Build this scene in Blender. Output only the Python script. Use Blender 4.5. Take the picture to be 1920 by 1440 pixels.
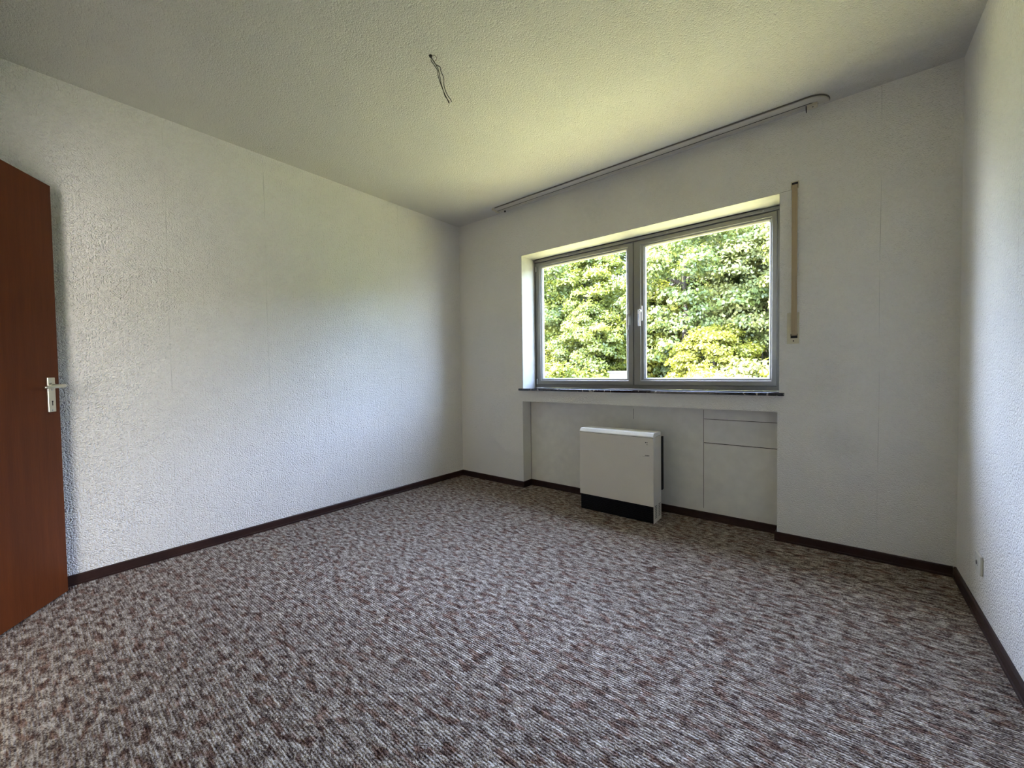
import bpy, bmesh, math, random
import numpy as np
from mathutils import Vector, Matrix

sc = bpy.context.scene
for o in list(bpy.data.objects):
    bpy.data.objects.remove(o)

# ------------------------------------------------------------------ camera
CAM = (2.98536, -2.88747, 1.03520)
ROT = ((0.778769, -0.006760, 0.627275), (0.627156, 0.030625, -0.778291), (-0.013948, 0.999508, 0.028089))
cd = bpy.data.cameras.new('camera')
cd.sensor_width = 36.0
cd.lens = 760.669 / 1920 * 36.0
cd.clip_start = 0.02
cam = bpy.data.objects.new('camera', cd)
sc.collection.objects.link(cam)
cam.matrix_world = Matrix.Translation(CAM) @ Matrix(ROT).to_4x4()
sc.camera = cam

# ------------------------------------------------------------------ light
W = bpy.data.worlds.new('sky')
sc.world = W
W.use_nodes = True
nt = W.node_tree
for n in list(nt.nodes):
    nt.nodes.remove(n)
sky = nt.nodes.new('ShaderNodeTexSky')
sky.sky_type = 'NISHITA'
sky.sun_disc = False
sky.sun_elevation = math.radians(52)
sky.sun_rotation = math.radians(258)
sky.air_density = 1.0
sky.dust_density = 2.5
mixs = nt.nodes.new('ShaderNodeMix')
mixs.data_type = 'RGBA'
mixs.inputs['Factor'].default_value = 0.55
mixs.inputs['B'].default_value = (3.5, 4.2, 6.4, 1)   # thin bright haze over the blue
bg = nt.nodes.new('ShaderNodeBackground')
bg.inputs['Strength'].default_value = 4.9
wo = nt.nodes.new('ShaderNodeOutputWorld')
nt.links.new(sky.outputs[0], mixs.inputs['A'])
nt.links.new(mixs.outputs['Result'], bg.inputs['Color'])
nt.links.new(bg.outputs[0], wo.inputs['Surface'])

sl = bpy.data.lights.new('sun', 'SUN')
sl.energy = 55.0
sl.color = (1.0, 0.95, 0.84)
sl.angle = math.radians(0.6)
sun = bpy.data.objects.new('sun', sl)
sc.collection.objects.link(sun)
sd = Vector((-0.72, -0.15, 0.78)).normalized()       # towards the sun: high on the left, just behind the house front
sun.rotation_euler = sd.to_track_quat('Z', 'Y').to_euler()
sun.location = (-12, -3, 14)

pl_ = bpy.data.lights.new('window_portal', 'AREA')
pl_.shape = 'RECTANGLE'
pl_.size, pl_.size_y = 1.93, 1.18
pl_.cycles.is_portal = True
po = bpy.data.objects.new('window_portal', pl_)
sc.collection.objects.link(po)
po.location = (1.745, 0.31, 1.48)
po.rotation_euler = (math.radians(-90), 0, 0)        # faces into the room

hl = bpy.data.lights.new('hall_fill_light', 'AREA')   # added fill light in the unseen hall, shining through the open door
hl.shape = 'RECTANGLE'
hl.size, hl.size_y = 1.5, 1.6
hl.energy = 66
hl.color = (1.0, 0.95, 0.88)
ho = bpy.data.objects.new('hall_fill_light', hl)
sc.collection.objects.link(ho)
ho.location = (2.95, -4.45, 1.40)
ho.rotation_euler = (math.radians(90), 0, math.radians(55))   # looks through the doorway at the left wall

sc.view_settings.view_transform = 'Standard'
sc.view_settings.look = 'None'
sc.view_settings.gamma = 1
sc.view_settings.use_curve_mapping = False
sc.view_settings.exposure = 0.85
cy = sc.cycles
cy.max_bounces = 8
cy.diffuse_bounces = 6
cy.transparent_max_bounces = 12
cy.sample_clamp_indirect = 6.0
cy.use_denoising = True
try:
    cy.use_guiding = False
    cy.use_light_tree = False
except Exception:
    pass

# ------------------------------------------------------------------ helpers
C = sc.collection


class N:
    """small node-tree writer"""
    def __init__(self, name):
        self.m = bpy.data.materials.new(name)
        self.m.use_nodes = True
        self.t = self.m.node_tree
        self.b = self.t.nodes['Principled BSDF']
        self.out = self.t.nodes['Material Output']
        self.b.inputs['Specular IOR Level'].default_value = 0.3

    def n(self, typ, **kw):
        x = self.t.nodes.new(typ)
        for k, v in kw.items():
            if k.startswith('_'):
                setattr(x, k[1:], v)
            else:
                x.inputs[k.replace('__', ' ')].default_value = v
        return x

    def l(self, a, b):
        self.t.links.new(a, b)

    def coord(self, scale=(1, 1, 1), loc=(0, 0, 0)):
        tc = self.n('ShaderNodeTexCoord')
        mp = self.n('ShaderNodeMapping')
        mp.inputs['Scale'].default_value = scale
        mp.inputs['Location'].default_value = loc
        self.l(tc.outputs['Object'], mp.inputs['Vector'])
        return mp.outputs['Vector']

    def noise(self, vec, scale, detail=2, rough=.5):
        x = self.n('ShaderNodeTexNoise')
        x.inputs['Scale'].default_value = scale
        x.inputs['Detail'].default_value = detail
        x.inputs['Roughness'].default_value = rough
        self.l(vec, x.inputs['Vector'])
        return x.outputs['Fac']

    def ramp(self, fac, stops, interp='LINEAR'):
        x = self.n('ShaderNodeValToRGB')
        x.color_ramp.interpolation = interp
        e = x.color_ramp.elements
        while len(e) < len(stops):
            e.new(0.5)
        for i, (p, c) in enumerate(stops):
            e[i].position = p
            e[i].color = c if len(c) == 4 else (*c, 1)
        self.l(fac, x.inputs['Fac'])
        return x.outputs['Color']

    def math(self, op, a, b=0.0, c=None, clamp=False):
        x = self.n('ShaderNodeMath')
        x.operation = op
        x.use_clamp = clamp
        for i, v in enumerate((a, b) if c is None else (a, b, c)):
            if isinstance(v, (int, float)):
                x.inputs[i].default_value = v
            else:
                self.l(v, x.inputs[i])
        return x.outputs[0]

    def mix(self, fac, a, b, blend='MIX'):
        x = self.n('ShaderNodeMix')
        x.data_type = 'RGBA'
        x.blend_type = blend
        for k, v in (('Factor', fac), ('A', a), ('B', b)):
            if isinstance(v, (int, float)):
                x.inputs[k].default_value = v
            elif isinstance(v, tuple):
                x.inputs[k].default_value = v if len(v) == 4 else (*v, 1)
            else:
                self.l(v, x.inputs[k])
        return x.outputs['Result']

    def bump(self, h, strength=1.0, dist=0.002, prev=None):
        x = self.n('ShaderNodeBump')
        x.inputs['Strength'].default_value = strength
        x.inputs['Distance'].default_value = dist
        self.l(h, x.inputs['Height'])
        if prev is not None:
            self.l(prev, x.inputs['Normal'])
        return x.outputs['Normal']


def plain(name, col, rough=.5, metal=0, spec=.3, var=.03, bump=0):
    k = N(name)
    v = k.coord()
    f = k.noise(v, 14, 3)
    d = tuple(max(0, c * (1 - var)) for c in col)
    u = tuple(min(1, c * (1 + var)) for c in col)
    k.l(k.ramp(f, [(.3, d), (.7, u)]), k.b.inputs['Base Color'])
    k.b.inputs['Roughness'].default_value = rough
    k.b.inputs['Metallic'].default_value = metal
    k.b.inputs['Specular IOR Level'].default_value = spec
    if bump:
        k.l(k.bump(k.noise(v, 300, 2), 1, bump), k.b.inputs['Normal'])
    return k.m


def wallpaper(name, axis, seams, col, relief, scale, marks=()):
    """relief wallpaper; strip joints are thin dirty lines at fixed places along one axis"""
    k = N(name)
    v = k.coord()
    sep = k.n('ShaderNodeSeparateXYZ')
    k.l(v, sep.inputs[0])
    ax, zz = sep.outputs[axis], sep.outputs['Z']
    base = None
    patch = k.noise(v, 3.1, 2, .6)
    base = k.ramp(patch, [(.3, tuple(c * .965 for c in col)), (.7, col)])
    tot = None
    wob = k.math('MULTIPLY', k.math('SINE', k.math('MULTIPLY', zz, 5.3)), .0016)
    for s in seams:
        d = k.math('ABSOLUTE', k.math('ADD', k.math('SUBTRACT', ax, s), wob))
        ln = k.math('LESS_THAN', d, .0011)
        tot = ln if tot is None else k.math('MAXIMUM', tot, ln)
    if tot is not None:
        f = k.math('MULTIPLY', tot, k.math('MULTIPLY', k.math('SUBTRACT', patch, .40, clamp=True), 2.2, clamp=True))
        base = k.mix(f, base, tuple(c * .35 for c in col))
    if marks:
        mn = k.noise(v, 28, 2)
    for (x, z, r, a) in marks:                       # faint grimy patches
        dx = k.math('SUBTRACT', sep.outputs['X'], x)
        dz = k.math('SUBTRACT', zz, z)
        rr = k.math('SQRT', k.math('ADD', k.math('MULTIPLY', dx, dx), k.math('MULTIPLY', dz, dz)))
        f = k.math('MULTIPLY', k.math('SUBTRACT', 1, k.math('DIVIDE', rr, r), clamp=True), a)
        base = k.mix(k.math('MULTIPLY', f, mn), base, tuple(c * .3 for c in col))
    k.l(base, k.b.inputs['Base Color'])
    k.b.inputs['Roughness'].default_value = .8
    k.b.inputs['Specular IOR Level'].default_value = .15
    h = k.noise(v, scale, 1.5, .55)
    h = k.math('MULTIPLY', k.math('ABSOLUTE', k.math('SUBTRACT', h, .5)), -3.0)      # worm-like relief
    k.l(k.bump(h, 1.0, relief), k.b.inputs['Normal'])
    return k.m


def carpet():
    k = N('carpet_pile')
    v = k.coord()
    sep = k.n('ShaderNodeSeparateXYZ')
    k.l(v, sep.inputs[0])
    X, Y = sep.outputs['X'], sep.outputs['Y']
    rowc = k.math('MULTIPLY', k.math('ADD', Y, k.math('MULTIPLY', k.math('SINE', k.math('MULTIPLY', X, 9.0)), .0025)), 108.0)
    row = k.math('FLOOR', rowc)
    cmb = k.n('ShaderNodeCombineXYZ')
    k.l(k.math('MULTIPLY', X, 24.0), cmb.inputs[0])
    k.l(k.math('MULTIPLY', row, 1.1), cmb.inputs[1])
    s1 = k.noise(cmb.outputs[0], 1.0, 2, .55)                   # dashes of yarn colour along each row
    s2 = k.noise(k.coord((24, 58, 1)), 1.0, 3, .62)             # mottling two to four centimetres across
    fine = k.noise(k.coord((150, 210, 1)), 1.0, 1, .6)          # single loops
    f = k.math('ADD', k.math('MULTIPLY', k.math('SUBTRACT', s1, .5), .62), .49)
    f = k.math('ADD', f, k.math('MULTIPLY', k.math('SUBTRACT', s2, .5), .85))
    f = k.math('ADD', f, k.math('MULTIPLY', k.math('SUBTRACT', fine, .5), .75))
    col = k.ramp(f, [(.26, (.065, .045, .038)), (.38, (.155, .110, .090)), (.48, (.28, .23, .19)), (.58, (.46, .395, .335)), (.74, (.67, .605, .53))])
    red = k.noise(k.coord((15, 34, 1), (3, 7, 0)), 1.0, 2, .55)
    rf = k.math('MULTIPLY', k.math('MULTIPLY', k.math('SUBTRACT', red, .525, clamp=True), 11, clamp=True), .8)
    col = k.mix(rf, col, k.mix(1.0, col, (.52, .335, .285), 'MULTIPLY'))
    k.l(col, k.b.inputs['Base Color'])
    k.b.inputs['Roughness'].default_value = .95
    k.b.inputs['Specular IOR Level'].default_value = .06
    ridge = k.math('ABSOLUTE', k.math('SUBTRACT', k.math('FRACT', rowc), .5))
    h = k.math('ADD', k.math('MULTIPLY', ridge, -1.0), k.math('MULTIPLY', fine, 1.6))
    k.l(k.bump(h, 1.0, .008), k.b.inputs['Normal'])
    return k.m


def wood(name, c1, c2, axis_scale, rough=.35, spec=.4, scale=1.0):
    k = N(name)
    v = k.coord(axis_scale)
    a = k.noise(v, 3 * scale, 5, .6)
    b = k.noise(v, 22 * scale, 3, .6)
    f = k.math('ADD', k.math('MULTIPLY', a, .7), k.math('MULTIPLY', b, .3))
    k.l(k.ramp(f, [(.3, c1), (.7, c2)]), k.b.inputs['Base Color'])
    k.b.inputs['Roughness'].default_value = rough
    k.b.inputs['Specular IOR Level'].default_value = spec
    k.l(k.bump(b, .4, .0004), k.b.inputs['Normal'])
    return k.m


def marble():
    k = N('black_marble')
    v = k.coord()
    d = k.noise(v, 6, 6, .7)
    w = k.n('ShaderNodeTexWave')
    w.inputs['Scale'].default_value = 4
    w.inputs['Distortion'].default_value = 14
    w.inputs['Detail'].default_value = 5
    k.l(k.coord((1, .35, 1)), w.inputs['Vector'])
    vein = k.math('MULTIPLY', k.math('GREATER_THAN', w.outputs['Fac'], .95), k.math('GREATER_THAN', d, .56))
    c = k.ramp(d, [(.35, (.006, .006, .009)), (.7, (.028, .026, .03))])
    k.l(k.mix(k.math('MULTIPLY', vein, .8), c, (.38, .34, .30)), k.b.inputs['Base Color'])
    k.b.inputs['Roughness'].default_value = .12
    k.b.inputs['Specular IOR Level'].default_value = .6
    return k.m


def glass():
    k = N('window_glass')
    t = k.t
    tr = k.n('ShaderNodeBsdfTransparent')
    tr.inputs['Color'].default_value = (.97, .985, .975, 1)
    gl = k.n('ShaderNodeBsdfGlossy')
    gl.inputs['Roughness'].default_value = .02
    fr = k.n('ShaderNodeFresnel')
    fr.inputs['IOR'].default_value = 1.35
    smear = k.noise(k.coord(), 5, 4, .7)
    mx = k.n('ShaderNodeMixShader')
    k.l(k.math('MULTIPLY', fr.outputs[0], k.math('ADD', .35, k.math('MULTIPLY', smear, .1))), mx.inputs[0])
    k.l(tr.outputs[0], mx.inputs[1])
    k.l(gl.outputs[0], mx.inputs[2])
    k.l(mx.outputs[0], k.out.inputs['Surface'])
    return k.m


def leafmat(name, dark, mid, hi, yellow=.12):
    k = N(name)
    v = k.coord()
    oi = k.n('ShaderNodeObjectInfo')
    big = k.noise(v, 1.1, 2)
    small = k.noise(v, 9, 2)
    f = k.math('ADD', k.math('MULTIPLY', big, .5), k.math('MULTIPLY', small, .5))
    c = k.ramp(f, [(.36, lift(dark)), (.5, lift(mid)), (.64, lift(hi))])
    c = k.mix(k.math('MULTIPLY', k.math('GREATER_THAN', k.noise(v, 2.2, 2), .6), yellow), c, (.15, .15, .024))
    df = k.n('ShaderNodeBsdfDiffuse')
    tl = k.n('ShaderNodeBsdfTranslucent')
    gs = k.n('ShaderNodeBsdfGlossy')
    gs.inputs['Roughness'].default_value = .45
    gs.inputs['Color'].default_value = (.9, .95, 1, 1)
    k.l(c, df.inputs['Color'])
    k.l(k.mix(.5, c, (.13, .16, .02)), tl.inputs['Color'])
    m1 = k.n('ShaderNodeMixShader')
    m1.inputs[0].default_value = .38
    k.l(df.outputs[0], m1.inputs[1])
    k.l(tl.outputs[0], m1.inputs[2])
    m2 = k.n('ShaderNodeMixShader')
    m2.inputs[0].default_value = .02
    k.l(m1.outputs[0], m2.inputs[1])
    k.l(gs.outputs[0], m2.inputs[2])
    k.l(m2.outputs[0], k.out.inputs['Surface'])
    return k.m


def lift(c, k=1.35):
    return (c[0] * k * 1.2, c[1] * k, c[2] * k * .55)


class MB:
    """collects shapes and links them as one mesh object"""
    def __init__(self):
        self.bm = bmesh.new()

    def box(self, x0, x1, y0, y1, z0, z1, bev=0.0, seg=2, mat=None):
        r = bmesh.ops.create_cube(self.bm, size=1)
        vs = r['verts']
        for v in vs:
            v.co = Vector((x0 + (v.co.x + .5) * (x1 - x0), y0 + (v.co.y + .5) * (y1 - y0), z0 + (v.co.z + .5) * (z1 - z0)))
            if mat is not None:
                v.co = mat @ v.co
        if bev > 0:
            es = list({e for v in vs for e in v.link_edges})
            bmesh.ops.bevel(self.bm, geom=es, offset=bev, segments=seg, affect='EDGES', profile=.5)
        return self

    def prism(self, pts, axis, a, b, mat=None):
        """closed outline in the two other axes, extruded from a to b along axis"""
        def P(p, t):
            q = {0: (t, p[0], p[1]), 1: (p[0], t, p[1]), 2: (p[0], p[1], t)}[axis]
            q = Vector(q)
            return mat @ q if mat is not None else q
        A = [self.bm.verts.new(P(p, a)) for p in pts]
        B = [self.bm.verts.new(P(p, b)) for p in pts]
        n = len(pts)
        self.bm.faces.new(A[::-1])
        self.bm.faces.new(B)
        for i in range(n):
            self.bm.faces.new((A[i], A[(i + 1) % n], B[(i + 1) % n], B[i]))
        return self

    def cyl(self, p, q, r, seg=20, r2=None):
        p, q = Vector(p), Vector(q)
        r2 = r if r2 is None else r2
        d = q - p
        m = Matrix.Translation((p + q) / 2) @ d.to_track_quat('Z', 'Y').to_matrix().to_4x4()
        bmesh.ops.create_cone(self.bm, cap_ends=True, segments=seg, radius1=r, radius2=r2, depth=d.length, matrix=m)
        return self

    def tube(self, pts, r, seg=10, radii=None, smooth=1):
        pts = [Vector(p) for p in pts]
        if smooth > 1:                                # round the corners of a bent wire
            q = []
            for i in range(len(pts) - 1):
                a, b_, c, d = pts[max(i - 1, 0)], pts[i], pts[i + 1], pts[min(i + 2, len(pts) - 1)]
                for j in range(smooth):
                    t = j / smooth
                    q.append(.5 * (2 * b_ + (c - a) * t + (2 * a - 5 * b_ + 4 * c - d) * t * t + (3 * b_ - a - 3 * c + d) * t ** 3))
            pts = q + [pts[-1]]
        rings = []
        up = Vector((0, 0, 1))
        for i, p in enumerate(pts):
            d = (pts[min(i + 1, len(pts) - 1)] - pts[max(i - 1, 0)]).normalized()
            a = d.cross(up)
            if a.length < 1e-3:
                a = d.cross(Vector((1, 0, 0)))
            a.normalize()
            b = d.cross(a)
            rr = radii[i] if radii else r
            rings.append([self.bm.verts.new(p + (a * math.cos(t) + b * math.sin(t)) * rr)
                          for t in [2 * math.pi * j / seg for j in range(seg)]])
        for i in range(len(rings) - 1):
            for j in range(seg):
                self.bm.faces.new((rings[i][j], rings[i][(j + 1) % seg], rings[i + 1][(j + 1) % seg], rings[i + 1][j]))
        self.bm.faces.new(rings[0][::-1])
        self.bm.faces.new(rings[-1])
        return self

    def build(self, name, mat, parent=None, smooth=False):
        bmesh.ops.recalc_face_normals(self.bm, faces=self.bm.faces)
        me = bpy.data.meshes.new(name)
        self.bm.to_mesh(me)
        self.bm.free()
        for m in (mat if isinstance(mat, (list, tuple)) else [mat]):
            me.materials.append(m)
        if smooth:
            for p in me.polygons:
                p.use_smooth = True
        o = bpy.data.objects.new(name, me)
        C.objects.link(o)
        if parent:
            o.parent = parent
        return o


def tag(o, label=None, cat=None, group=None, kind=None):
    for k, v in (('label', label), ('category', cat), ('group', group), ('kind', kind)):
        if v:
            o[k] = v
    return o


def struct(o, label=None):
    o['kind'] = 'structure'
    if label:
        o['label'] = label
    return o


def empty(name, loc=(0, 0, 0), rz=0):
    o = bpy.data.objects.new(name, None)
    C.objects.link(o)
    o.location = loc
    o.rotation_euler = (0, 0, rz)
    return o


# ------------------------------------------------------------------ materials
WALLC = (.87, .845, .815)
m_left = wallpaper('wallpaper_left', 'Y', (-.73, -1.785, -2.30), WALLC, .009, 80)
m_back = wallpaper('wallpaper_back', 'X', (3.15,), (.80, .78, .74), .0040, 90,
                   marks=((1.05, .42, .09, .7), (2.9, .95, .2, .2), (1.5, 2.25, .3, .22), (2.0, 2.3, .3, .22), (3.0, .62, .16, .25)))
m_right = wallpaper('wallpaper_right', 'Y', (-.25, -.80, -1.33), WALLC, .006, 80)
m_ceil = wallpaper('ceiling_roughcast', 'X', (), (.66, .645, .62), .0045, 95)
m_niche = plain('niche_paint', (.74, .725, .68), .7, var=.05, bump=.0003)
m_reveal = plain('reveal_darkened', (.38, .38, .37), .7, var=.06, bump=.0004)  # darker than the walls, to tone down the light on the reveal
m_white = plain('white_paint', (.82, .82, .80), .6)
m_carpet = carpet()
m_skirt = wood('dark_skirting', (.018, .009, .008), (.045, .020, .015), (1, 1, 1), .4, .25)
m_door = wood('mahogany_veneer', (.085, .021, .006), (.140, .034, .009), (9, 9, .55), .45, .10)
m_lip = wood('mahogany_edge', (.09, .018, .012), (.13, .03, .018), (6, 6, .5), .4)
m_frame = plain('window_frame_paint', (.25, .245, .23), .38, spec=.45, var=.02)
m_seal = plain('black_seal', (.015, .015, .014), .6)
m_chrome = plain('brushed_steel', (.52, .53, .53), .34, metal=1)
m_alu = plain('anodised_plate', (.62, .60, .50), .32, metal=1)
m_marble = marble()
m_glass = glass()
m_strap = wood('woven_strap', (.36, .28, .175), (.47, .375, .25), (60, 60, 1), .8, .1)
m_cream = plain('cream_plastic', (.62, .57, .42), .4, spec=.4)
m_rail = plain('rail_plastic', (.54, .51, .45), .45, spec=.35)
m_dark = plain('dark_slot', (.012, .010, .010), .7)
m_heat = plain('heater_enamel', (.70, .665, .60), .35, spec=.45, var=.015)
m_heatcap = plain('heater_cap_enamel', (.84, .83, .79), .3, spec=.5, var=.01)
m_black = plain('black_grille', (.004, .004, .005), .5, spec=.15)
m_print = plain('dark_print', (.03, .03, .035), .6)
m_socket = plain('socket_plastic', (.62, .61, .56), .35, spec=.45)
m_wire = plain('wire_insulation', (.035, .030, .028), .5)
m_dull = plain('hook_metal_and_shadow_line', (.16, .145, .12), .5)
m_conn = plain('white_connector', (.85, .85, .83), .4)
m_concrete = plain('garden_wall_render', (.085, .075, .078), .85, var=.12, bump=.002)
m_coping = plain('wall_coping', (.15, .16, .175), .7, var=.06)
m_bark = wood('bark', (.03, .024, .018), (.07, .055, .042), (4, 4, 1), .9, .1)

RX, RZ, RY = 3.44, 2.50, -3.25            # room: right wall, ceiling, rear wall
OX0, OX1, OZ0, OZ1 = .783, 2.708, .893, 2.07   # window opening
NX0, NX1, NZ1, ND = .778, 2.700, .777, .124     # recess under the window

# ------------------------------------------------------------------ room shell
b = MB()
T = .34
b.box(-.3, NX0, 0, T, -.2, NZ1 + .0)
b.box(NX1, RX + .3, 0, T, -.2, NZ1)
b.box(NX0, NX1, ND, T, -.2, NZ1)
b.box(-.3, RX + .3, 0, T, NZ1, .875)
b.box(-.3, OX0, 0, T, .875, OZ1)
b.box(OX1, RX + .3, 0, T, .875, OZ1)
b.box(-.3, RX + .3, 0, T, OZ1, RZ + .3)
struct(b.build('wall_back', m_back))
struct(MB().box(NX0 - .0005, NX1 + .0005, ND - .004, ND - .0005, 0, NZ1 - .0002).build('trim_1', m_niche), 'smooth painted back of the recess under the window')
struct(MB().box(-.3, 0, RY - .1, 0, -.2, RZ + .3).build('wall_left', m_left))
struct(MB().box(RX, RX + .3, RY - .1, 0, -.2, RZ + .3).build('wall_right', m_right))
DX0, DX1 = .79, 1.66
b = MB()
b.box(-.3, DX0, RY - .1, RY, 0, RZ + .3)
b.box(DX1, RX + .3, RY - .1, RY, 0, RZ + .3)
b.box(DX0, DX1, RY - .1, RY, 1.97, RZ + .3)
struct(b.build('wall_rear', m_white))
struct(MB().box(-.3, RX + .3, RY - 1.5, ND, -.2, 0).build('floor', m_carpet))
struct(MB().box(-.3, RX + .3, RY - 1.5, 0, RZ, RZ + .3).build('ceiling', m_ceil))
b = MB()                                             # hall behind the open door
b.box(-.1, 0, RY - 1.5, RY - .1, 0, RZ)
b.box(RX, RX + .1, RY - 1.5, RY - .1, 0, RZ)
b.box(-.1, RX + .1, RY - 1.6, RY - 1.5, 0, RZ)
struct(b.build('wall_hall', m_white))

# boards in the recess: two cover boards with dark joints, standing a little proud
b = MB()
y0, y1 = ND - .0065, ND - .0035
b.box(2.262, NX1 - .004, y0, y1, .535 - .0, .695, .0006, 1)
b.box(2.262, NX1 - .004, y0, y1, .075, .530, .0006, 1)
struct(b.build('trim_2', m_niche), 'two smooth cover boards closing the right end of the recess')
b = MB()
b.box(2.2585, 2.2605, ND - .0048, ND - .0038, .075, .76)
b.box(2.262, NX1 - .003, ND - .0048, ND - .0038, .5305, .5345)
b.box(2.262, NX1 - .003, ND - .0048, ND - .0038, .6955, .6985)
b.box(1.757, 1.7595, ND - .0048, ND - .0038, .665, .745)
b.box(NX0 + .0005, NX0 + .003, ND - .0055, ND - .0035, .05, NZ1)
struct(b.build('trim_3', m_bark), 'dark open joints in the back of the recess')

b = MB()                                             # added thin lining, coloured dark so the window reveal looks less bright
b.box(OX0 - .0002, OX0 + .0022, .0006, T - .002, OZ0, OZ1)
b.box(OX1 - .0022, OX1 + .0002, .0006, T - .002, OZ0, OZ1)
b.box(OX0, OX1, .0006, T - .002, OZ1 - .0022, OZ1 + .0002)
struct(b.build('trim_4', m_reveal), 'added smooth lining of the window reveal, darkened to tone down its brightness')
b = MB().tube([(OX1 + .001, -.0002, 2.0712), (2.725, -.0002, 2.0722), (2.742, -.0002, 2.0719), (2.761, -.0002, 2.0745)], .0007, 5)
struct(b.build('trim_5', m_bark), 'hairline crack between the window corner and the strap')

# skirting boards
SK, SH = .012, .052


def skirt_profile():
    return [(0, 0), (SK + .001, 0), (SK + .001, .010), (SK - .002, .013), (SK - .002, SH - .005), (SK - .006, SH), (0, SH)]


def skirting(name, a, b_, nrm, ext0=0, ext1=0):
    """board from a to b on the floor, standing out along nrm"""
    a, b_ = Vector((*a, 0)), Vector((*b_, 0))
    d = (b_ - a).normalized()
    a = a - d * ext0
    b_ = b_ + d * ext1
    m = Matrix((( nrm[0], 0, d.x, a.x), (nrm[1], 0, d.y, a.y), (0, 1, 0, 0), (0, 0, 0, 1)))
    mm = MB().prism(skirt_profile(), 2, 0, (b_ - a).length, m)
    o = mm.build(name, m_skirt)
    return struct(o)


skirting('baseboard_left', (0, RY), (0, 0), (1, 0))
skirting('baseboard_right', (RX, RY), (RX, 0), (-1, 0))
skirting('baseboard_back', (SK, 0), (NX0, 0), (0, -1), 0, SK)
skirting('baseboard_recess_left', (NX0, -.0), (NX0, ND - .005), (1, 0))
skirting('baseboard_recess_back', (NX0 + SK, ND - .007), (NX1 - SK, ND - .007), (0, -1))
skirting('baseboard_recess_right', (NX1, 0), (NX1, ND - .005), (-1, 0))
skirting('baseboard_back_right', (NX1, 0), (RX - SK, 0), (0, -1), SK, 0)

# ------------------------------------------------------------------ window
win = empty('window_1', (0, 0, 0))
struct(win, 'two-sash grey framed window looking onto trees')
FY = .205
b = MB()
b.box(OX0 + .004, OX0 + .052, FY, FY + .040, OZ0, 2.062)
b.box(OX1 - .052, OX1 - .004, FY, FY + .040, OZ0, 2.062)
b.box(OX0 + .052, OX1 - .052, FY, FY + .040, OZ0, OZ0 + .048)
b.box(OX0 + .052, OX1 - .052, FY, FY + .040, 2.015, 2.062)
b.box(1.70, 1.765, FY + .002, FY + .040, OZ0 + .048, 2.015)
b.build('outer_frame', m_frame, win)
b = MB()
b.box(OX0, OX0 + .004, FY - .004, FY + .06, OZ0, 2.068)
b.box(OX1 - .004, OX1, FY - .004, FY + .06, OZ0, 2.068)
b.build('seal', m_seal, win)


def sash(x0, x1, z0, z1, wl, wr, wb, wt):
    """mitred frame with a stepped inner profile; y grows outwards"""
    b = MB()
    ya, yb = FY - .012, FY + .030
    prof = [(0, ya + .004), (.004, ya), (1.0, ya), (1.0, ya)]
    rings = []
    # fractions across the face and y: outer bevel, face, step down, bead, glass edge
    sect = [(0, yb), (0, ya + .005), (.07, ya), (.60, ya), (.66, ya + .005), (.86, ya + .009), (1.0, ya + .020), (1.0, yb)]
    for f, y in sect:
        rings.append([(x0 + wl * f, y, z0 + wb * f), (x1 - wr * f, y, z0 + wb * f), (x1 - wr * f, y, z1 - wt * f), (x0 + wl * f, y, z1 - wt * f)])
    V = [[b.bm.verts.new(p) for p in r] for r in rings]
    n = len(V)
    for i in range(n):
        A, B = V[i], V[(i + 1) % n]
        for j in range(4):
            b.bm.faces.new((A[j], A[(j + 1) % 4], B[(j + 1) % 4], B[j]))
    return b.build('sash', m_frame, win)


def handle(x, z, parent):
    b = MB()
    y = FY - .012
    b.box(x - .009, x + .009, y - .007, y, z - .075, z + .040, .003, 2)
    b.cyl((x, y - .004, z), (x, y - .034, z), .0095, 20)
    b.cyl((x, y - .030, z), (x, y - .045, z), .0085, 20)
    b.box(x - .0075, x + .0075, y - .048, y - .037, z - .118, z + .010, .004, 3)
    o = b.build('window_handle', m_chrome, parent)
    return o


SA = sash(.818, 1.728, .922, 2.037, .045, .062, .058, .050)
SB = sash(1.733, 2.676, .922, 2.037, .088, .044, .058, .050)
for s, x0, x1 in ((SA, .863, 1.666), (SB, 1.821, 2.632)):
    g = MB().box(x0 - .006, x1 + .006, FY + .008, FY + .012, .974, 1.993).build('glass_pane', m_glass, s)
handle(1.700, 1.472, SA)
handle(1.794, 1.496, SB)
b = MB()
b.box(1.7285, 1.7325, FY - .006, FY + .01, .922, 2.037)
b.build('seal', m_seal, win)
b = MB()
b.box(OX0 + .004, OX1 - .004, FY - .022, FY + .03, 2.041, 2.0615, .002, 1)
cs = b.build('cover_strip', m_frame, win)
b = MB()
b.box(OX0 + .02, 2.57, FY - .0235, FY + .02, 2.0615, 2.068)
b.build('shadow_gap_seal', m_seal, cs)
b = MB()
for x in (1.15, 1.995, 2.60):
    b.cyl((x, FY - .024, 2.050), (x, FY - .020, 2.050), .0035, 12)
b.build('screw', m_chrome, cs)
b = MB()                                             # hinge at the foot of the left sash
b.cyl((.808, FY - .016, .925), (.808, FY - .016, .975), .0065, 14)
b.cyl((.808, FY - .016, 1.955), (.808, FY - .016, 2.005), .0065, 14)
b.build('hinge', m_chrome, win)

# window sill
o = MB().box(.752, 2.735, -.028, FY + .002, .8745, .8925, .002, 2).build('window_sill', m_marble)
struct(o, 'thin black marble sill with pale veins under the window')

# ------------------------------------------------------------------ shutter strap and winder
t = empty('roller_shutter_strap', (2.7805, 0, 1.18))
tag(t, 'beige woven roller shutter strap running down the wall right of the window', 'strap')
L = Vector((2.7805, 0, 1.18))


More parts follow.
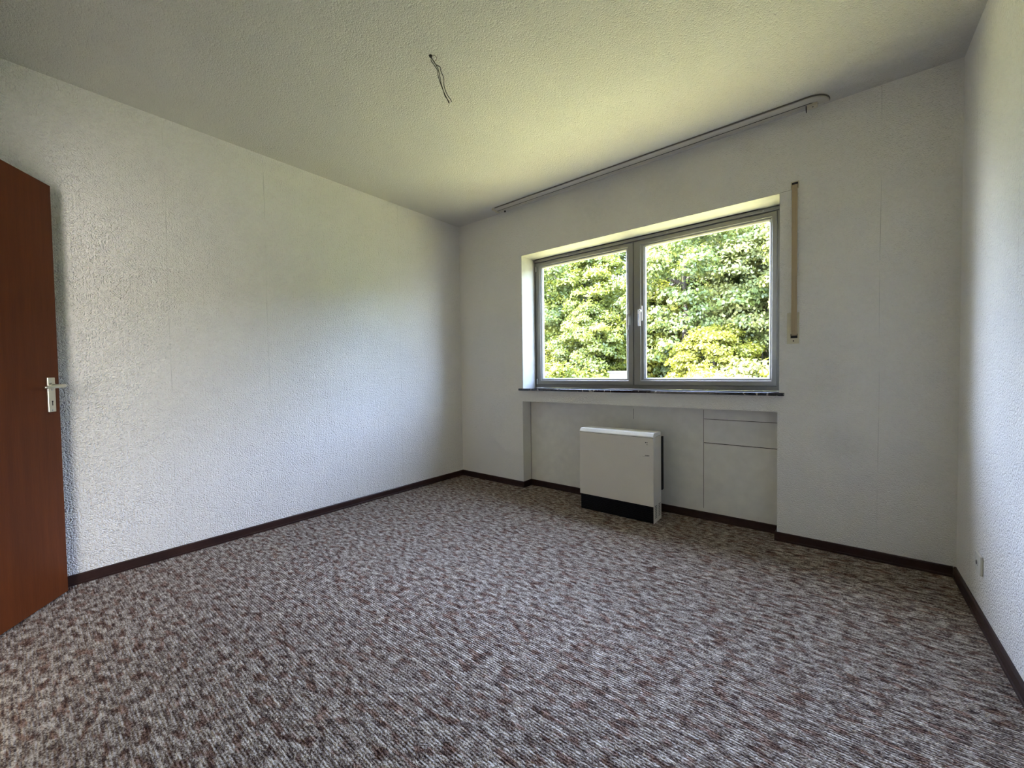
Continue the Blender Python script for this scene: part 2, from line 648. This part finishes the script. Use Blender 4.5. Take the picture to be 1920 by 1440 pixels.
def loc(o, base):
    """put a part modelled in room coordinates under an Empty standing at base"""
    o.matrix_parent_inverse = Matrix.Translation(base).inverted()
    return o


pts = [(.000, 2.100), (-.010, 2.096), (-.013, 2.06), (-.012, 1.80), (-.010, 1.5), (-.011, 1.33), (-.012, 1.26), (-.008, 1.234), (-.002, 1.228)]
b = MB()
th = .0012
outl = [(y - th, z) for y, z in pts] + [(y + th, z) for y, z in pts[::-1]]
b.prism(outl, 0, 2.767, 2.794)
loc(b.build('strap', m_strap, t), L)
b = MB()
b.box(2.746, 2.8045, -.004, -.0002, 1.181, 1.213, .001, 1)
b.box(2.746, 2.763, -.004, -.0002, 1.2125, 1.362, .001, 1)
b.box(2.7965, 2.8045, -.004, -.0002, 1.2125, 1.362, .001, 1)
b.box(2.762, 2.797, -.004, -.0002, 1.238, 1.362, .001, 1)
p = loc(b.build('winder_plate', m_cream, t), L)
loc(MB().box(2.7625, 2.797, -.0015, -.0004, 1.213, 1.2385).build('strap_slot', m_dark, t), L)
s = MB().cyl((2.7775, -.006, 1.197), (2.7775, -.003, 1.197), .0038, 14).build('screw', m_wire, p)
b = MB()
b.box(2.761, 2.7655, -.005, -.0002, 2.072, 2.117, .001, 1)
b.box(2.7955, 2.800, -.005, -.0002, 2.072, 2.117, .001, 1)
b.box(2.761, 2.800, -.005, -.0002, 2.112, 2.117, .001, 1)
b.box(2.761, 2.768, -.005, -.0002, 2.072, 2.082, .001, 1)
loc(b.build('strap_guide', m_cream, t), L)
loc(MB().box(2.7655, 2.7955, -.0012, -.0004, 2.078, 2.112).build('guide_slot', m_dark, t), L)

# ------------------------------------------------------------------ curtain rail on the ceiling
t = empty('curtain_rail', (1.70, -.09, RZ))
tag(t, 'long cream plastic curtain rail fixed to the ceiling above the window', 'curtain rail')
L = Vector((1.70, -.09, RZ))
yF, yS, yB = -.138, -.086, -.046                     # front edge, slot, rear edge
zb, zt = RZ - .014, RZ - .0002
xr = 2.835


def sweep(r0, r1, xL, x_round, name, mat, ang=math.pi / 2, zb=zb):
    """straight strip that turns back towards the wall at its right end"""
    cyy = yB
    path = [(xL, 0, 0)]
    secs = []
    b = MB()
    frames = [((xL, cyy), (0, -1)), ((x_round, cyy), (0, -1))]
    K = 14
    for i in range(1, K + 1):
        a = ang * i / K
        frames.append(((x_round, cyy), (math.sin(a), -math.cos(a))))
    R = []
    for (px, py), (dx, dy) in frames:
        q = []
        for r, z in ((r0, zb + .002), (r0 + .002, zb), (r1 - .003, zb), (r1, zb + .003), (r1, zt), (r0, zt)):
            q.append(b.bm.verts.new((px + dx * r, py + dy * r, z)))
        R.append(q)
    for A, B in zip(R, R[1:]):
        for j in range(6):
            b.bm.faces.new((A[j], A[(j + 1) % 6], B[(j + 1) % 6], B[j]))
    b.bm.faces.new(R[0][::-1])
    b.bm.faces.new(R[-1])
    return loc(b.build(name, mat, t), L)


sweep(.042, .092, .585, 2.845, 'outer_track', m_rail)
sweep(.002, .034, .575, 2.845, 'inner_track', m_rail)
sweep(.0338, .0422, .585, 2.845, 'track_slot', m_dark, zb=zb + .0006)
sweep(.0915, .0936, .600, 2.845, 'edge_shadow_line', m_dull, zb=zb + .0050)  # dark strip painting the shadow line along the rail's front edge
b = MB()                                             # end bracket with its screw
b.box(2.838, 2.885, yB - .036, yB + .004, zb - .012, zb + .002, .004, 3)
p = loc(b.build('end_bracket', m_cream, t), L)
MB().cyl((2.864, -.066, zb - .0135), (2.864, -.066, zb - .010), .0035, 12).build('screw', m_wire, p)
b = MB()
b.box(2.832, 2.836, yB - .03, yB + .006, zb - .022, zb, .001, 1)
loc(b.build('stop_clip', m_wire, t), L)
b = MB()
b.box(.565, .588, yB - .092, yB - .044, zb - .003, zt, .003, 2)
b.box(.560, .583, yB - .040, yB + .000, zb - .003, zt, .003, 2)
loc(b.build('end_cap', m_cream, t), L)
b = MB()
b.box(.640, .652, yB - .010, yB + .000, zb - .014, zb, .001, 1)
loc(b.build('curtain_glider', m_wire, t), L)

# ------------------------------------------------------------------ night storage heater
HX0, HX1, HY0, HY1, HT = 1.462, 2.022, -.192, -.042, .604
t = empty('storage_heater', ((HX0 + HX1) / 2, (HY0 + HY1) / 2, 0))
tag(t, 'slim off-white electric storage heater with black base grille in the recess under the window', 'heater')
L = Vector(t.location)
b = MB()
b.box(HX0, HX1 - .0014, HY0, HY0 + .012, .116, HT - .022, .002, 2)
loc(b.build('front_panel', m_heat, t), L)
# side panels, the right one with two columns of cut vent slots
for sx, nm in ((HX0, 'l'), (HX1 - .0015, 'r')):
    b = MB()
    x0, x1 = sx, sx + .0015
    yy = HY0 + (.0005 if nm == 'r' else .013)
    if nm == 'l':
        b.box(x0 + .002, x1 + .002, yy, HY1, 0.001, HT - .018)
        loc(b.build('side_panel', m_heat, t), L)
        continue
    cols = ((HY0 + .026, HY0 + .068), (HY0 + .094, HY0 + .136))
    zs0, pitch, n = .030, .0115, 8
    b.box(x0, x1, yy, HY1, .128, HT - .018)
    b.box(x0, x1, yy, cols[0][0], .001, .128)
    b.box(x0, x1, cols[0][1], cols[1][0], .001, .128)
    b.box(x0, x1, cols[1][1], HY1, .001, .128)
    for c0, c1 in cols:
        b.box(x0, x1, c0, c1, .001, zs0)
        for i in range(n):
            b.box(x0, x1, c0, c1, zs0 + pitch * i + .006, (zs0 + pitch * (i + 1)) if i < n - 1 else .128)
    loc(b.build('side_panel', m_heat, t), L)
b = MB()
b.box(HX0 + .006, HX1 - .004, HY0 + .022, HY1 - .002, .002, HT - .03)
loc(b.build('heater_core', m_black, t), L)
b = MB()                                             # base grille with raised slats
b.box(HX0 + .006, HX1 - .004, HY0 + .006, HY0 + .02, .002, .118)
for i in range(7):
    z = .018 + i * .014
    b.box(HX0 + .008, HX1 - .006, HY0 + .001, HY0 + .008, z, z + .006, .001, 1)
loc(b.build('base_grille', m_black, t), L)
b = MB()                                             # cap with a sloped front edge
prof = [(HY0 - .002, HT - .020), (HY0 - .002, HT - .014), (HY0 + .016, HT + .006), (HY0 + .022, HT + .008), (HY1 - .004, HT + .008), (HY1, HT + .005), (HY1, HT - .016), (HY0 + .002, HT - .020)]
b.prism(prof, 0, HX0 + .001, HX1 - .003)
bmesh.ops.bevel(b.bm, geom=b.bm.edges[:], offset=.0012, segments=2, affect='EDGES')
loc(b.build('top_cap', m_heatcap, t), L)
loc(MB().box(HX0 + .002, HX1 - .002, HY0 + .001, HY1, HT - .024, HT - .0195).build('cap_joint', m_seal, t), L)
loc(MB().box(HX0 + .03, HX1 + .006, HY1, HY1 + .030, .20, HT - .03).build('rear_insulation', m_black, t), L)
loc(MB().box(HX0 + .04, HX1 - .04, HY1 + .030, ND - .0070, .28, .34).build('wall_bracket', m_black, t), L)


def text(body, size, at, name, mat, parent, base):
    """raised lettering on a vertical face looking towards -y"""
    cu = bpy.data.curves.new(name, 'FONT')
    cu.body = body
    cu.size = size
    cu.extrude = .0003
    cu.align_x = 'CENTER'
    cu.align_y = 'CENTER'
    tmp = bpy.data.objects.new(name, cu)
    C.objects.link(tmp)
    bpy.context.view_layer.update()
    me = bpy.data.meshes.new_from_object(tmp.evaluated_get(bpy.context.evaluated_depsgraph_get()))
    bpy.data.objects.remove(tmp)
    me.materials.clear()
    me.materials.append(mat)
    me.transform(Matrix.Translation(at) @ Matrix.Rotation(math.radians(90), 4, 'X'))
    o = bpy.data.objects.new(name, me)
    C.objects.link(o)
    o.parent = parent
    return loc(o, base)


b = MB()                                             # round badge with two small dark marks
ycf = HY0 - .0006
ring = [(1.977 + .019 * math.cos(a), .543 + .017 * math.sin(a)) for a in [2 * math.pi * i / 28 for i in range(28)]]
b.prism(ring, 1, ycf, HY0 + .001)
p = loc(b.build('round_badge', m_heat, t), L)
b = MB()
b.box(1.966, 1.973, ycf - .0004, ycf + .0002, .546, .552)
b.box(1.977, 1.981, ycf - .0004, ycf + .0002, .545, .552)
b.box(1.974, 1.983, ycf - .0004, ycf + .0002, .534, .5365)
b.build('badge_mark', m_print, p)
b = MB()                                             # short illegible maker's line over a thin rule
xs = 1.964
for wl_, hh in ((.0035, .005), (.003, .0042), (.0038, .0046), (.0022, .0042), (.0038, .005), (.003, .0042), (.0036, .0046)):
    b.box(xs, xs + wl_, HY0 - .0008, HY0 + .0002, .4585, .4585 + hh)
    xs += wl_ + .0011
b.box(1.945, 1.990, HY0 - .0006, HY0 + .0002, .4535, .4545)
loc(b.build('maker_mark', m_print, t), L)
b = MB().cyl((HX1 - .001, HY0 + .018, .555), (HX1 + .0015, HY0 + .018, .555), .0045, 14)
loc(b.build('screw', m_heat, t), L)

# ------------------------------------------------------------------ wall socket
t = empty('aerial_socket', (RX, -.428, .232))
tag(t, 'small off-white aerial socket low on the right wall', 'socket')
L = Vector(t.location)
loc(MB().box(RX - .009, RX - .0002, -.470, -.386, .192, .272, .004, 3).build('cover_plate', m_socket, t), L)
b = MB()
b.cyl((RX - .0065, -.428, .235), (RX - .0115, -.428, .235), .015, 24)
loc(b.build('insert_ring', m_socket, t), L)
b = MB().cyl((RX - .0105, -.428, .235), (RX - .0120, -.428, .235), .0095, 20)
loc(b.build('aerial_hole', m_wire, t), L)

# ------------------------------------------------------------------ door leaf, standing open
dd = Vector((.816, -.578, 0)).normalized()           # from the free edge towards the hinges
dn = Vector((-dd.y, dd.x, 0))                        # face turned to the camera
DM = Matrix(((dd.x, dn.x, 0, .072), (dd.y, dn.y, 0, -2.729), (0, 0, 1, 0), (0, 0, 0, 1)))
# local: x along the leaf, y out of the visible face, z up
door = MB().box(.012, .840, -.040, 0, .008, 1.945, .0015, 1).build('door_1', m_door)
struct(door, 'open reddish brown veneered door leaf at the left edge')
door.matrix_world = DM
MB().box(-.002, .014, -.0398, -.024, .008, 1.957, .0015, 1).build('rebate_lip', m_lip, door)
b = MB()
b.box(.046, .087, 0, .0075, .882, 1.042, .002, 2)
pz = b.build('handle_plate', m_alu, door)
b = MB()
b.cyl((.0665, .006, 1.003), (.0665, .013, 1.003), .0155, 24)
b.tube([(.0665, .010, 1.003), (.0665, .040, 1.003), (.0668, .050, 1.003), (.072, .0575, 1.003), (.085, .060, 1.0025), (.12, .060, 1.001), (.170, .058, .998), (.1785, .055, .9975)],
       .008, 14, radii=[.009, .008, .0082, .0084, .0084, .0082, .0075, .0055])
b.build('door_lever', m_alu, door, smooth=True)
b = MB()
b.box(.0635, .0685, .0070, .0080, .912, .930, .0004, 1)
b.cyl((.066, .0068, .930), (.066, .0080, .930), .0042, 16)
b.build('keyhole', m_dark, pz)
for z in (.984, .890):
    MB().cyl((.0665, .0070, z), (.0665, .0088, z), .0038, 14).build('screw', m_chrome, pz)

# ------------------------------------------------------------------ ceiling wires
t = empty('ceiling_wires', (1.51, -1.62, RZ))
tag(t, 'three dark bare-ended wires dangling from a hole in the ceiling', 'wire')
L = Vector((1.51, -1.62, RZ))
loc(MB().tube([[1.5091, -1.6238, 2.5024], [1.5128, -1.6213, 2.49], [1.5136, -1.6212, 2.4762], [1.5238, -1.6136, 2.4576], [1.5359, -1.6048, 2.4328], [1.5389, -1.6032, 2.4082], [1.5458, -1.5988, 2.3774], [1.558, -1.5904, 2.3373], [1.5726, -1.58, 2.2972], [1.5788, -1.5758, 2.2787]], .0018, 8, smooth=4).build('wire', m_wire, t, True), L)
loc(MB().tube([[1.5103, -1.6229, 2.5023], [1.5169, -1.6182, 2.4853], [1.5285, -1.6097, 2.4606], [1.5381, -1.6022, 2.4527], [1.5465, -1.5957, 2.4449], [1.5483, -1.5948, 2.4295], [1.5588, -1.5876, 2.3956], [1.5598, -1.588, 2.3649], [1.5676, -1.5828, 2.331], [1.5774, -1.5758, 2.3078], [1.5858, -1.5695, 2.2939], [1.5871, -1.5689, 2.2831]], .0018, 8, smooth=4).build('wire', m_wire, t, True), L)
loc(MB().tube([[1.5086, -1.6243, 2.5008], [1.52, -1.6159, 2.4791], [1.5334, -1.6061, 2.4513], [1.5407, -1.601, 2.4297], [1.5457, -1.5981, 2.3989], [1.5494, -1.596, 2.3743], [1.5568, -1.5911, 2.3435], [1.5642, -1.5863, 2.3127], [1.5751, -1.5782, 2.2941], [1.5799, -1.5748, 2.2802]], .0018, 8, smooth=4).build('wire', m_wire, t, True), L)
loc(MB().tube([[1.5127, -1.621, 2.5008], [1.5211, -1.6143, 2.5], [1.5287, -1.6082, 2.4968], [1.5331, -1.605, 2.4875], [1.5303, -1.6076, 2.4774], [1.5251, -1.6121, 2.4714], [1.5212, -1.615, 2.4761]], .0011, 8, smooth=4).build('hook', m_dull, t, True), L)
loc(MB().cyl((1.511, -1.622, 2.4935), (1.511, -1.622, 2.4998), .006, 20, .008).build('ceiling_plug', m_dark, t), L)
loc(MB().cyl((1.5248, -1.6110, 2.4950), (1.5275, -1.6100, 2.4850), .0035, 12).build('connector', m_conn, t), L)
b = MB()
b.cyl((1.5752, -1.5788, 2.2760), (1.5812, -1.5742, 2.2650), .0022, 10)
b.cyl((1.5812, -1.5742, 2.2650), (1.5871, -1.5689, 2.2831), .0018, 10)
loc(b.build('bare_wire_end', m_conn, t), L)

# ------------------------------------------------------------------ outside
m_lawn = N('lawn')
_v = m_lawn.coord()
m_lawn.l(m_lawn.ramp(m_lawn.noise(_v, 3, 5, .7), [(.3, (.22, .23, .10)), (.7, (.34, .33, .14))]), m_lawn.b.inputs['Base Color'])
m_lawn.b.inputs['Roughness'].default_value = .95
m_lawn.b.inputs['Specular IOR Level'].default_value = .05
m_lawn = m_lawn.m
m_slope = plain('bank_soil', (.055, .075, .03), .95, var=.4, spec=.05)

GZ = -1.1


def hz(x, y):
    """ground height outside: flat lawn, then a bank rising behind the trees"""
    s = min(max((y - 8.6) / 10.5, 0), 1)
    return GZ + 6.6 * s * s * (3 - 2 * s) + .12 * math.sin(x * .7) * s


def ground(name, y0, y1, x0, x1, nx, ny, mat):
    vs, fs = [], []
    for j in range(ny + 1):
        for i in range(nx + 1):
            x = x0 + (x1 - x0) * i / nx
            y = y0 + (y1 - y0) * j / ny
            vs.append((x, y, hz(x, y)))
    for j in range(ny):
        for i in range(nx):
            a = j * (nx + 1) + i
            fs.append((a, a + 1, a + nx + 2, a + nx + 1))
    me = bpy.data.meshes.new(name)
    me.from_pydata(vs, [], fs)
    me.materials.append(mat)
    for p in me.polygons:
        p.use_smooth = True
    o = bpy.data.objects.new(name, me)
    C.objects.link(o)
    return o


m_bounce = plain('pale_bounce_ground', (.38, .33, .125), .95, var=.12, spec=.05)  # added out of view: pale ground that bounces sunlight up to the ceiling
struct(ground('bounce_ground', T, 3.6, -22, 26, 24, 4, m_bounce), 'unseen pale ground strip under the window, added to bounce sunlight indoors')
struct(ground('ground', 3.6, 8.6, -22, 26, 24, 10, m_lawn), 'lawn between the pale bounce strip and the trees')
struct(ground('bank', 8.6, 24, -22, 26, 24, 20, m_slope), 'dark soil bank rising behind the trees')


def leaves(rng, P, Nrm, size, jit):
    """one folded leaf per point"""
    n = len(P)
    d = Nrm + rng.normal(0, jit, (n, 3))
    d /= np.linalg.norm(d, axis=1)[:, None]
    a = np.cross(d, rng.normal(0, 1, (n, 3)))
    a /= np.linalg.norm(a, axis=1)[:, None] + 1e-9
    b_ = np.cross(d, a)
    s = (size * rng.uniform(.65, 1.3, n))[:, None]
    w = s * rng.uniform(.50, .68, n)[:, None]
    fold = d * s * .12
    V = np.stack([P - a * s, P + b_ * w - fold, P + a * s, P - b_ * w - fold], 1).reshape(-1, 3)
    return V


def mesh_from_quads(name, V, mat):
    n = len(V) // 4
    me = bpy.data.meshes.new(name)
    me.vertices.add(len(V))
    me.vertices.foreach_set('co', V.astype(np.float32).ravel())
    me.loops.add(n * 4)
    me.loops.foreach_set('vertex_index', np.arange(n * 4, dtype=np.int32))
    me.polygons.add(n)
    me.polygons.foreach_set('loop_start', np.arange(0, n * 4, 4, dtype=np.int32))
    try:
        me.polygons.foreach_set('loop_total', np.full(n, 4, dtype=np.int32))
    except Exception:
        pass
    me.update(calc_edges=True)
    me.validate()
    me.materials.append(mat)
    return me


def crown_mesh(seed, rx, ry, rz, zc, boughs, per, size, mat, rad=(.28, .55), low=-.9):
    rng = np.random.default_rng(seed)
    P, Q = [], []
    for i in range(boughs):
        while True:
            u = rng.normal(0, 1, 3)
            u /= np.linalg.norm(u)
            if u[2] > low:
                break
        k = rng.uniform(.62, 1.0)
        c = np.array([u[0] * rx, u[1] * ry, u[2] * rz]) * k
        r = rng.uniform(*rad)
        q = rng.normal(0, 1, (per, 3))
        q /= np.linalg.norm(q, axis=1)[:, None]
        q[:, 2] = np.where(q[:, 2] < -.25, -q[:, 2] * .35, q[:, 2])
        rr = r * rng.uniform(.55, 1.0, per)[:, None]
        sq = np.array([1, 1, .85])
        P.append(c + q * rr * sq)
        Q.append(q * .8 + u * .3 + np.array([0, -.15, .25]))
    P = np.concatenate(P)
    Q = np.concatenate(Q)
    P[:, 2] += zc
    return mesh_from_quads('foliage', leaves(rng, P, Q, size, .6), mat)


def trunk_mesh(seed, h, r0, spread, mat):
    rnd = random.Random(seed)
    b = MB()
    pts = [(0, 0, -.3)]
    x = y = 0
    for i in range(1, 7):
        x += rnd.uniform(-.07, .07)
        y += rnd.uniform(-.07, .07)
        pts.append((x, y, h * i / 6))
    b.tube(pts, r0, 9, radii=[r0 * (1.15 - .14 * i) for i in range(7)])
    for k in range(7):
        i = rnd.randint(2, 5)
        p = Vector(pts[i])
        a = rnd.uniform(0, 6.28)
        l_ = spread * rnd.uniform(.7, 1.0)
        q = p + Vector((math.cos(a) * l_ * .55, math.sin(a) * l_ * .55, l_ * .35))
        s = p + Vector((math.cos(a + .2) * l_, math.sin(a + .2) * l_, l_ * .75))
        b.tube([p, q, s], .03, 7, radii=[r0 * .45, r0 * .28, r0 * .1])
    o = b.build('trunk', mat, None, smooth=True)
    me = o.data
    bpy.data.objects.remove(o)
    return me


L1 = leafmat('leaf_maple', (.030, .050, .014), (.060, .082, .020), (.10, .115, .028))
L2 = leafmat('leaf_cool', (.028, .048, .026), (.050, .076, .032), (.085, .11, .048), .04)
L3 = leafmat('leaf_yellow', (.050, .065, .012), (.090, .105, .020), (.14, .14, .028), .3)
L4 = leafmat('leaf_pale', (.045, .062, .030), (.080, .10, .048), (.12, .14, .075), .05)

crowns = [
    crown_mesh(11, 1.75, 1.5, 2.3, 3.7, 150, 310, .055, L1),
    crown_mesh(12, 1.9, 1.6, 2.5, 3.9, 150, 330, .046, L2),
    crown_mesh(13, 1.5, 1.3, 1.9, 3.1, 120, 310, .058, L3),
    crown_mesh(14, 1.9, 1.5, 2.4, 3.8, 150, 350, .042, L4),
]
shrubs = [
    crown_mesh(21, 1.25, 1.0, 1.15, 1.15, 60, 260, .052, L1, (.25, .48)),
    crown_mesh(22, 1.2, 1.0, 1.1, 1.1, 64, 240, .045, L4, (.25, .45)),
    crown_mesh(23, 1.1, .95, 1.05, 1.05, 56, 260, .050, L3, (.25, .45)),
]
trunks = [trunk_mesh(5, 5.2, .13, 1.3, m_bark), trunk_mesh(6, 4.4, .11, 1.1, m_bark)]
stems = [trunk_mesh(8, 1.5, .05, .7, m_bark)]


rng = np.random.default_rng(77)
nb = 42000
px_ = rng.uniform(-11, 9, nb)
py_ = rng.uniform(8.7, 17.5, nb)
cl = np.sin(px_ * 2.1 + np.sin(py_ * 1.7) * 2) * np.cos(py_ * 2.6 + px_)          # low mounds
Pb = np.stack([px_, py_, np.array([hz(a, b_) for a, b_ in zip(px_, py_)]) + rng.uniform(.02, .35, nb) + np.maximum(cl, 0) * .35], 1)
ug = bpy.data.objects.new('undergrowth', mesh_from_quads('undergrowth', leaves(rng, Pb, np.tile(np.array([0, -.5, .8]), (nb, 1)), .10, .5), L1))
C.objects.link(ug)
tag(ug, 'leafy green undergrowth covering the bank behind the trees', 'undergrowth', kind='stuff')


def plant(name, loc_, rz, s, crown, trunk, label, cat, group=None):
    o = empty(name, loc_, rz)
    o.scale = (s, s, s)
    f = bpy.data.objects.new('foliage', crown)
    C.objects.link(f)
    f.parent = o
    k = bpy.data.objects.new('trunk', trunk)
    C.objects.link(k)
    k.parent = o
    tag(o, label, cat, group)
    return o


# trees along the foot of the bank (only what the window can show)
TR = 'trees along the bank outside'
for (x, y, rz, s, k, tk, lab) in [
    (-7.4, 9.6, .4, 1.05, 1, 0, 'cool green tree furthest to the left beyond the lawn'),
    (-5.1, 8.6, 1.9, 1.00, 1, 0, 'bluish green tree behind the left edge of the left window pane'),
    (-3.3, 9.0, 3.1, .97, 0, 0, 'mid green tree seen through the middle of the left window pane'),
    (-1.6, 9.4, 5.0, .93, 2, 0, 'yellow-green tree behind the meeting stile of the two sashes'),
    (-.1, 8.7, 2.4, 1.02, 1, 0, 'dark-gapped green tree in the left third of the right window pane'),
    (1.6, 9.3, .9, 1.0, 3, 0, 'pale small-leaved tree in the centre of the right window pane'),
    (3.1, 8.7, 4.2, 1.02, 3, 0, 'pale tree behind the right edge of the right window pane'),
    (5.4, 9.4, 5.6, 1.05, 0, 0, 'mid green tree furthest to the right beyond the lawn'),
    (.7, 7.4, 3.4, .62, 2, 1, 'small bright yellow-green tree low in the right window pane'),
    (-2.6, 7.6, .2, .66, 0, 1, 'small tree in front of the taller ones in the left window pane'),
    (-4.3, 7.5, 4.4, .60, 2, 1, 'small light green tree low at the left edge of the left window pane'),
]:
    plant('tree', (x, y, hz(x, y)), rz, s, crowns[k], trunks[tk], lab, 'tree', TR)
for (x, y, rz, s, k, tk, lab) in [
    (-9.5, 12.6, .3, 1.0, 1, 0, 'tree standing up the bank, leftmost of the upper row'),
    (-6.6, 12.0, 1.2, 1.0, 0, 0, 'tree up the bank showing over the left edge of the left pane'),
    (-4.2, 12.8, 2.9, .95, 1, 0, 'dark tree up the bank at the top of the left window pane'),
    (-1.5, 12.4, 4.1, .98, 3, 0, 'pale tree up the bank behind the upper end of the middle stile'),
    (.8, 12.2, .6, 1.0, 0, 0, 'green tree up the bank at the top left of the right pane'),
    (3.0, 12.6, 5.1, 1.0, 2, 0, 'yellow-green tree up the bank at the top right of the right pane'),
    (5.6, 12.2, 3.3, 1.0, 1, 0, 'tree standing up the bank, rightmost of the upper row'),
]:
    plant('tree', (x, y, hz(x, y)), rz, s, crowns[k], trunks[tk], lab, 'tree', 'trees up the bank')
SR = 'shrubs in front of the trees'
for (x, y, rz, s, k, lab) in [
    (-5.2, 6.9, 1.0, 1.05, 0, 'green shrub at the left end of the row before the trees'),
    (-3.5, 6.5, 2.2, 1.0, 1, 'pale fine-leaved shrub low in the left half of the left window pane'),
    (-2.65, 6.75, 3.9, 1.0, 0, 'green shrub at the foot of the left window pane beside the garden wall'),
    (.62, 6.9, 5.2, 1.0, 2, 'yellowish shrub at the bottom of the right window pane, left of its middle'),
    (1.5, 5.9, .7, 1.0, 1, 'pale fine-leaved shrub nearest the house at the foot of the right pane'),
    (2.3, 6.5, 1.7, 1.05, 2, 'yellow-green shrub low at the right edge of the right window pane'),
    (4.1, 7.0, 2.9, 1.0, 0, 'green shrub at the right end of the row before the trees'),
]:
    plant('shrub', (x, y, hz(x, y)), rz, s, shrubs[k], stems[0], lab, 'shrub', SR)

t = empty('garden_wall', (-1.0, 6.0, GZ))
tag(t, 'pale garden wall end with a flat light coping at the foot of the left pane', 'wall')
L = Vector((-1.0, 6.0, GZ))
loc(MB().box(-1.18, -.62, 5.9, 6.12, GZ, 1.000, .01, 2).build('wall_body', m_concrete, t), L)
loc(MB().box(-1.21, -.60, 5.86, 6.16, 1.000, 1.035, .008, 2).build('coping', m_coping, t), L)
